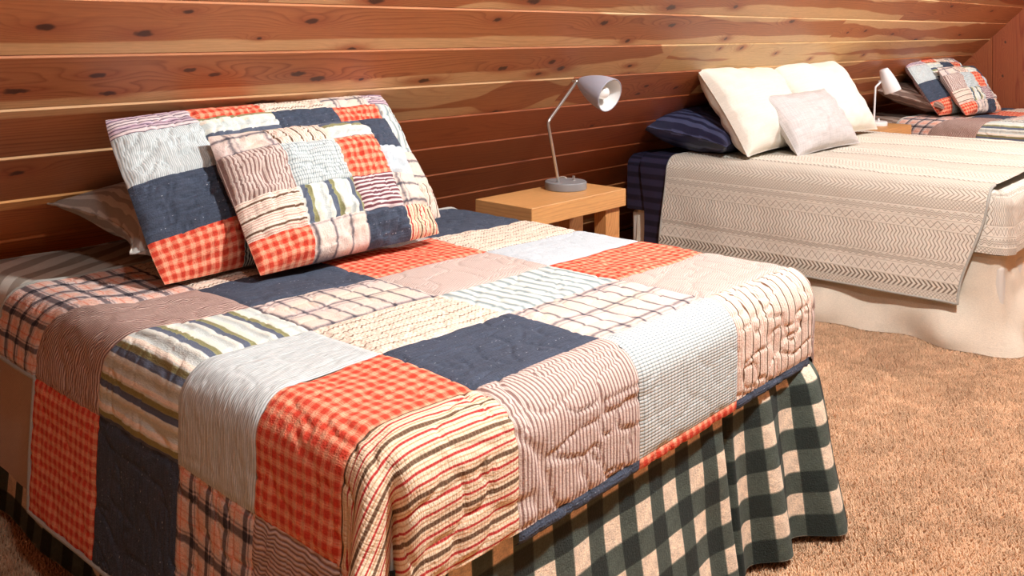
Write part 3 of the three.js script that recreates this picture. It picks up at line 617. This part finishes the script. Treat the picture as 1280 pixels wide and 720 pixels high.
const bigLayout = [
  [0, .235, 0, .15, 'lavender', 0], [.235, .46, 0, .12, 'red', 0], [.46, .69, 0, .12, 'dash', 0], [.69, .88, 0, .13, 'madrasPale', 0], [.88, 1, 0, .13, 'lavender', 0],
  [0, .235, .15, .44, 'seer', 0], [.235, .48, .12, .42, 'olive', 0], [.48, .71, .12, .36, 'navy', 0], [.71, .90, .13, .36, 'red', 0], [.90, 1, .13, .5, 'bluestripe', T1],
  [0, .235, .44, .76, 'navy', 0], [.235, .46, .42, .74, 'maroon', 0], [.46, .69, .36, .7, 'dash', 0], [.69, .90, .36, .7, 'tick', 0], [.90, 1, .5, .76, 'madrasPale', 0],
  [0, .225, .76, 1, 'red', 0], [.225, .46, .74, 1, 'green', 0], [.46, .69, .7, 1, 'seer', 0], [.69, .90, .7, 1, 'navy', 0], [.90, 1, .76, 1, 'brownstripe', T1],
];
// make neighbouring columns meet: close the small steps between rows
bigLayout[15][1] = .235; bigLayout[16][0] = .235;
const smallLayout = [
  [0, .25, 0, .2, 'madrasPale', 0], [.25, .56, 0, .2, 'brownstripe', T1], [.56, .8, 0, .2, 'olive', 0], [.8, 1, 0, .3, 'navy', 0],
  [0, .27, .2, .52, 'tick', 0], [.27, .56, .2, .52, 'check', 0], [.56, .8, .2, .52, 'red', 0], [.8, 1, .3, .52, 'pale', 0],
  [0, .27, .52, .78, 'brownstripe', 0], [.27, .55, .52, .78, 'olive', T1], [.55, .8, .52, .78, 'maroon', 0], [.8, 1, .52, .78, 'madrasPale', 0],
  [0, .27, .78, 1, 'red', 0], [.27, .55, .78, 1, 'madrasPale', T1], [.55, .8, .78, 1, 'navy', 0], [.8, 1, .78, 1, 'redstripe', T1],
];
smallLayout[4][1] = smallLayout[8][1] = smallLayout[12][1] = .26; smallLayout[0][1] = smallLayout[1][0] = .26; smallLayout[5][0] = smallLayout[9][0] = smallLayout[13][0] = .26;
smallLayout[5][1] = smallLayout[6][0] = smallLayout[1][1] = smallLayout[2][0] = smallLayout[9][1] = smallLayout[10][0] = smallLayout[13][1] = smallLayout[14][0] = .555;
const BIGP = { a: 0.51, b: 0.25, T: 0.085, seed: 4, wr: 0.009, pinch: 0.03, ear: -0.045 }, SMALLP = { a: 0.315, b: 0.212, T: 0.08, seed: 9, wr: 0.009, pinch: 0.03, ear: -0.03 };
const big1 = pose(sham('pillow_sham', 'large patchwork sham leaning on wall behind a smaller patchwork pillow, near the grey lamp', BIGP, bigLayout, FM.lavender), [1.60, 0.885, 1.235], 54, 2, 1.2);
const small1 = pose(sham('patchwork_pillow', 'small patchwork pillow leaning on the large sham with lavender corners', SMALLP, smallLayout, FM.tick), [1.61, 0.862, 1.41], 53, -1, 1.0);
const big2 = pose(copyOf(big1, 'pillow_sham', 'patchwork sham slumped against a brown pillow on the bed by the end wall'), [7.75, 0.885, 1.18], 56, -4);
const small2 = pose(copyOf(small1, 'patchwork_pillow', 'small pale patchwork pillow in front of sham on the bed by the end wall'), [7.72, 0.86, 1.36], 58, -8);

const greyPil = pairTex(256, 256, 0.14, 0.14, (x, y) => { const l = stripe(x + 0.004 * noise(y * 20, 1, 95), 0.028, 0.1, 0.55), w = weave(x, y, 96); return [...add(mix3([206, 202, 192], [164, 160, 152], l), 0.04 * w), 0.5 + 0.2 * w]; });
pose(pillow('pillow', 'grey and white striped pillow tucked behind the patchwork sham', { a: 0.36, b: 0.23, T: 0.105, seed: 14, ear: 0.12, pinch: 0.09 }, cloth(greyPil[0], greyPil[1], 0.0005, { roughness: 0.7 })), [1.48, 0.785, 1.06], 7, 0, 0);
const brownPil = pairTex(256, 256, 0.16, 0.16, (x, y) => { const l = stripe(x + 0.004 * noise(y * 20, 1, 97), 0.04, 0.1, 0.55), w = weave(x, y, 98); return [...add(mix3([172, 148, 134], [122, 98, 86], l), 0.04 * w), 0.5 + 0.2 * w]; });
pose(pillow('pillow', 'brown satin striped pillow behind the patchwork pillows by the end wall', { a: 0.36, b: 0.24, T: 0.09, seed: 15, ear: 0.08, pinch: 0.07 }, cloth(brownPil[0], brownPil[1], 0.0005, { roughness: 0.4 })), [7.60, 0.80, 1.04], 14, 4);
const navyPil = pairTex(256, 256, 0.16, 0.16, (x, y) => { const l = stripe(x + 0.003 * noise(y * 20, 1, 99), 0.04, 0.1, 0.55), w = weave(x, y, 90); return [...add(mix3([76, 80, 110], [38, 40, 64], l), 0.05 * w), 0.5 + 0.2 * w]; });  // light stripes raised in colour to carry the satin highlights
pose(pillow('pillow', 'dark navy satin striped pillow beneath the cream pillows', { a: 0.36, b: 0.24, T: 0.12, seed: 16, ear: 0.10, pinch: 0.08 }, cloth(navyPil[0], navyPil[1], 0.0005, { roughness: 0.38 })), [4.50, 0.775, 0.98], 8, 3);
const creamTex = pairTex(512, 512, 0.5, 0.5, (x, y) => { const w = weave(x, y, 101), k = noise(x * 12, y * 500, 102), n = noise(x * 120, y * 60, 103); return [...add([236, 228, 213], 0.03 * w + 0.02 * k), 0.5 + 0.25 * w + 0.25 * n]; });
const creamMat = cloth(creamTex[0], creamTex[1], 0.0015);
pose(pillow('pillow', 'plump cream pillow leaning above the dark navy pillow', { a: 0.43, b: 0.255, T: 0.12, seed: 18, pinch: 0.06, wr: 0.009 }, creamMat), [4.58, 0.90, 1.20], 56, 3, -1);
pose(pillow('pillow', 'plump cream pillow behind the silver grey lumbar cushion, beside the white lamp', { a: 0.43, b: 0.255, T: 0.12, seed: 19, pinch: 0.06, wr: 0.009 }, creamMat), [5.42, 0.905, 1.20], 56, -2, 1);
const silverTex = pairTex(512, 512, 0.5, 0.5, (x, y) => { const w = weave(x, y, 104), k = noise(x * 700, y * 20, 105), n = noise(x * 20, y * 700, 106); return [...add([204, 198, 194], 0.06 * k + 0.05 * n + 0.03 * w), 0.5 + 0.2 * k + 0.2 * n]; });
pose(pillow('lumbar_cushion', 'silver grey rectangular cushion in front of the cream pillows', { a: 0.355, b: 0.178, T: 0.085, seed: 20, pinch: 0.05, wr: 0.007 }, cloth(silverTex[0], silverTex[1], 0.001, { roughness: 0.6, sheen: 0.6 })), [4.80, 0.828, 1.40], 55, -3, 1);

// ------------------------------------------------------------------ nightstands
const maple = woodMat(woodTex(1024, 256, 1.0, 0.35, { heart: [214, 158, 98], sapc: [226, 176, 116], late: [186, 124, 70] }, 501), 0.42);
const maple2 = woodMat(woodTex(512, 256, 0.6, 0.3, { heart: [206, 146, 88], late: [170, 108, 60], knots: [[0.33, 0.33, 0.012, 0.016]] }, 507), 0.45);
function nightstand(label, x0, x1, zb, zf, h, th = 0.083) {
  const w = x1 - x0, d = zf - zb, t = thing('nightstand', label, 'nightstand', [(x0 + x1) / 2, 0, (zb + zf) / 2]);
  const box = (W, H, D, r) => { const g = rbox(W, H, D, r); const p = g.attributes.position, u = g.attributes.uv, n = g.attributes.normal; for (let i = 0; i < p.count; i++) { const ax = Math.abs(n.getX(i)), ay = Math.abs(n.getY(i)); if (ay > 0.7) u.setXY(i, p.getX(i) / 1.0 + 0.5, p.getZ(i) / 0.35 + 0.5); else if (ax > 0.7) u.setXY(i, p.getZ(i) + 0.3, p.getY(i) / 0.35 + 0.2); else u.setXY(i, p.getX(i) + 0.5, p.getY(i) / 0.35 + 0.7); } return g; };
  part('top', box(w, th, d, 0.003).translate(0, h - th / 2, 0), maple, t);
  for (const sx of [-1, 1]) for (const sz of [-1, 1]) {
    const L = h - th, g = rbox(0.095, L, 0.06, 0.003), u = g.attributes.uv; for (let i = 0; i < u.count; i++) u.setXY(i, u.getY(i) * 0.8, u.getX(i) * 0.4 + 0.2);
    part('leg', g.translate(sx * (w / 2 - 0.065), L / 2, sz * (d / 2 - 0.05)), maple2, t);
  }
  for (const sz of [-1, 1]) part('rail', box(w - 0.24, 0.05, 0.025, 0.002).translate(0, 0.16, sz * (d / 2 - 0.05)), maple2, t);
  return t;
}
nightstand('thick-topped light wooden nightstand under the grey desk lamp', 2.586, 3.183, 1.031, 1.321, 0.655, 0.0717);
nightstand('light wooden nightstand under the white lamp, behind the cream bed', 6.25, 6.85, 0.92, 1.22, 0.645, 0.07);

// ------------------------------------------------------------------ desk lamps
function deskLamp(label, base, { pole, shadeFrom, shadeDir, len, rMouth, rNeck, metal, shadeMat, baseMat, baseR, baseH, poleR = 0.0065 }) {
  const t = thing('desk_lamp', label, 'lamp', base);
  const bp = [[0.0001, 0], [baseR - 0.002, 0], [baseR, 0.003], [baseR, baseH - 0.004], [baseR - 0.004, baseH], [baseR - 0.012, baseH - 0.001], [0.0001, baseH - 0.001]].map((p) => new THREE.Vector2(...p));
  part('base', new THREE.LatheGeometry(bp, 64), baseMat, t);
  const [p0, p1, p2] = pole.map((p) => V(...p));
  const a = p1.clone().lerp(p0, 0.05), b = p1.clone().lerp(p2, 0.07), bz = new THREE.QuadraticBezierCurve3(a, p1, b);
  part('pole', tube([p0, p0.clone().lerp(a, 0.33), p0.clone().lerp(a, 0.66), ...bz.getPoints(6)], poleR, 60, 12), metal, t);
  part('arm', tube([b, b.clone().lerp(p2, 0.33), b.clone().lerp(p2, 0.66), p2], poleR, 30, 12), metal, t);
  const sw = part('switch', new THREE.CylinderGeometry(0.006, 0.007, 0.018, 16).translate(baseR * 0.48, baseH + 0.008, baseR * 0.1), metal, t); sw.userData.label = 'small metal switch button';
  const dir = V(...shadeDir).normalize(), s0 = V(...shadeFrom), q = new THREE.Quaternion().setFromUnitVectors(V(0, 1, 0), dir);
  const joint = part('joint', mergeGeometries([new THREE.SphereGeometry(poleR * 1.6, 16, 12).toNonIndexed(), new THREE.CylinderGeometry(0.006, 0.006, 0.04, 12).rotateX(Math.PI / 2).toNonIndexed()]), metal, t); joint.position.copy(p2);
  part('neck', tube([p2, p2.clone().lerp(s0, 0.6), s0.clone().addScaledVector(dir, 0.01)], 0.007, 10, 10), metal, t);
  const outer = [], inner = []; for (let k = 0; k <= 24; k++) { const u = k / 24, r = lerp(rNeck, rMouth, Math.pow(Math.sin(u * Math.PI / 2), 0.85)); outer.push(new THREE.Vector2(r, u * len)); inner.push(new THREE.Vector2(Math.max(0.002, r - 0.003), u * len)); }
  const prof = [new THREE.Vector2(0.0005, -0.004), new THREE.Vector2(rNeck * 0.8, -0.003), ...outer, ...inner.reverse(), new THREE.Vector2(0.0005, 0.004)];
  const sh = part('shade', new THREE.LatheGeometry(prof, 56), shadeMat, t); sh.position.copy(s0); sh.quaternion.copy(q);
  const white = stdMat({ color: 0xf2f0ec, roughness: 0.35 });
  part('shade_lining', new THREE.LatheGeometry(inner.slice().reverse().map((p) => new THREE.Vector2(Math.max(0.001, p.x - 0.0015), p.y * 0.985 + 0.002)), 56), white, sh);
  const sk = part('socket', new THREE.CylinderGeometry(0.018, 0.018, len * 0.42, 20).translate(0, len * 0.22, 0), white, sh);
  const bl = []; for (let k = 0; k <= 20; k++) { const u = k / 20, a2 = u * Math.PI; bl.push(new THREE.Vector2(Math.max(0.0005, 0.031 * Math.sin(Math.min(a2 * 1.0, Math.PI)) * (u < 0.5 ? 0.62 + 0.76 * u : 1)), len * 0.42 + 0.085 * (1 - Math.cos(a2)) / 2)); }
  part('bulb', new THREE.LatheGeometry(bl, 32), stdMat({ color: 0xf6f4ef, roughness: 0.25 }), sh);
  return t;
}
const steel = stdMat({ color: 0xc9c6c2, roughness: 0.28, metalness: 0.9 });
const grey = stdMat({ color: 0x8f8f90, roughness: 0.45, metalness: 0.15 }), shadeGrey = stdMat({ color: 0xa9a9b4, roughness: 0.5 }), white = stdMat({ color: 0xeeecea, roughness: 0.4 });
const LB = [3.008, 0.655, 1.141];
deskLamp('grey bent-arm desk lamp with open shade on the wooden nightstand', LB, {
  pole: [[-0.045, 0.025, 0.0], [-0.115, 0.285, 0.0], [0.072, 0.440, 0.0]], shadeFrom: [0.076, 0.440, 0.018], shadeDir: [-0.04, -0.30, 0.95], len: 0.165, rMouth: 0.071, rNeck: 0.02,
  metal: steel, shadeMat: shadeGrey, baseMat: grey, baseR: 0.087, baseH: 0.033 });
deskLamp('white desk lamp with cylindrical shade beside the bed by the end wall', [6.62, 0.645, 1.05], {
  pole: [[-0.03, 0.02, 0.0], [0.0, 0.27, 0.0], [0.06, 0.31, 0.02]], shadeFrom: [0.075, 0.395, 0.03], shadeDir: [0.18, -0.9, 0.30], len: 0.17, rMouth: 0.06, rNeck: 0.03,
  metal: white, shadeMat: white, baseMat: white, baseR: 0.08, baseH: 0.03, poleR: 0.007 });
const cordMat = stdMat({ color: 0xd8d0c2, roughness: 0.6 });
{
  const t = thing('lamp_cord', 'pale thin lamp cord hanging behind the wooden nightstand', 'cord');
  part('wire', tube([V(3.06, 0.672, 1.12), V(3.075, 0.690, 1.08), V(3.07, 0.675, 1.035), V(3.06, 0.64, 1.015), V(3.05, 0.5, 1.01), V(3.045, 0.3, 1.01), V(3.06, 0.12, 1.0), V(3.08, 0.02, 0.95)], 0.0028, 60, 8), cordMat, t);
  const b = thing('power_adapter', 'small black plug-in power adapter on carpet behind nightstand', 'adapter', [3.12, 0, 0.80]);
  part('body', rbox(0.09, 0.045, 0.06, 0.008).translate(0, 0.025, 0), stdMat({ color: 0x151515, roughness: 0.4 }), b);
}

renderer.render(scene, camera);
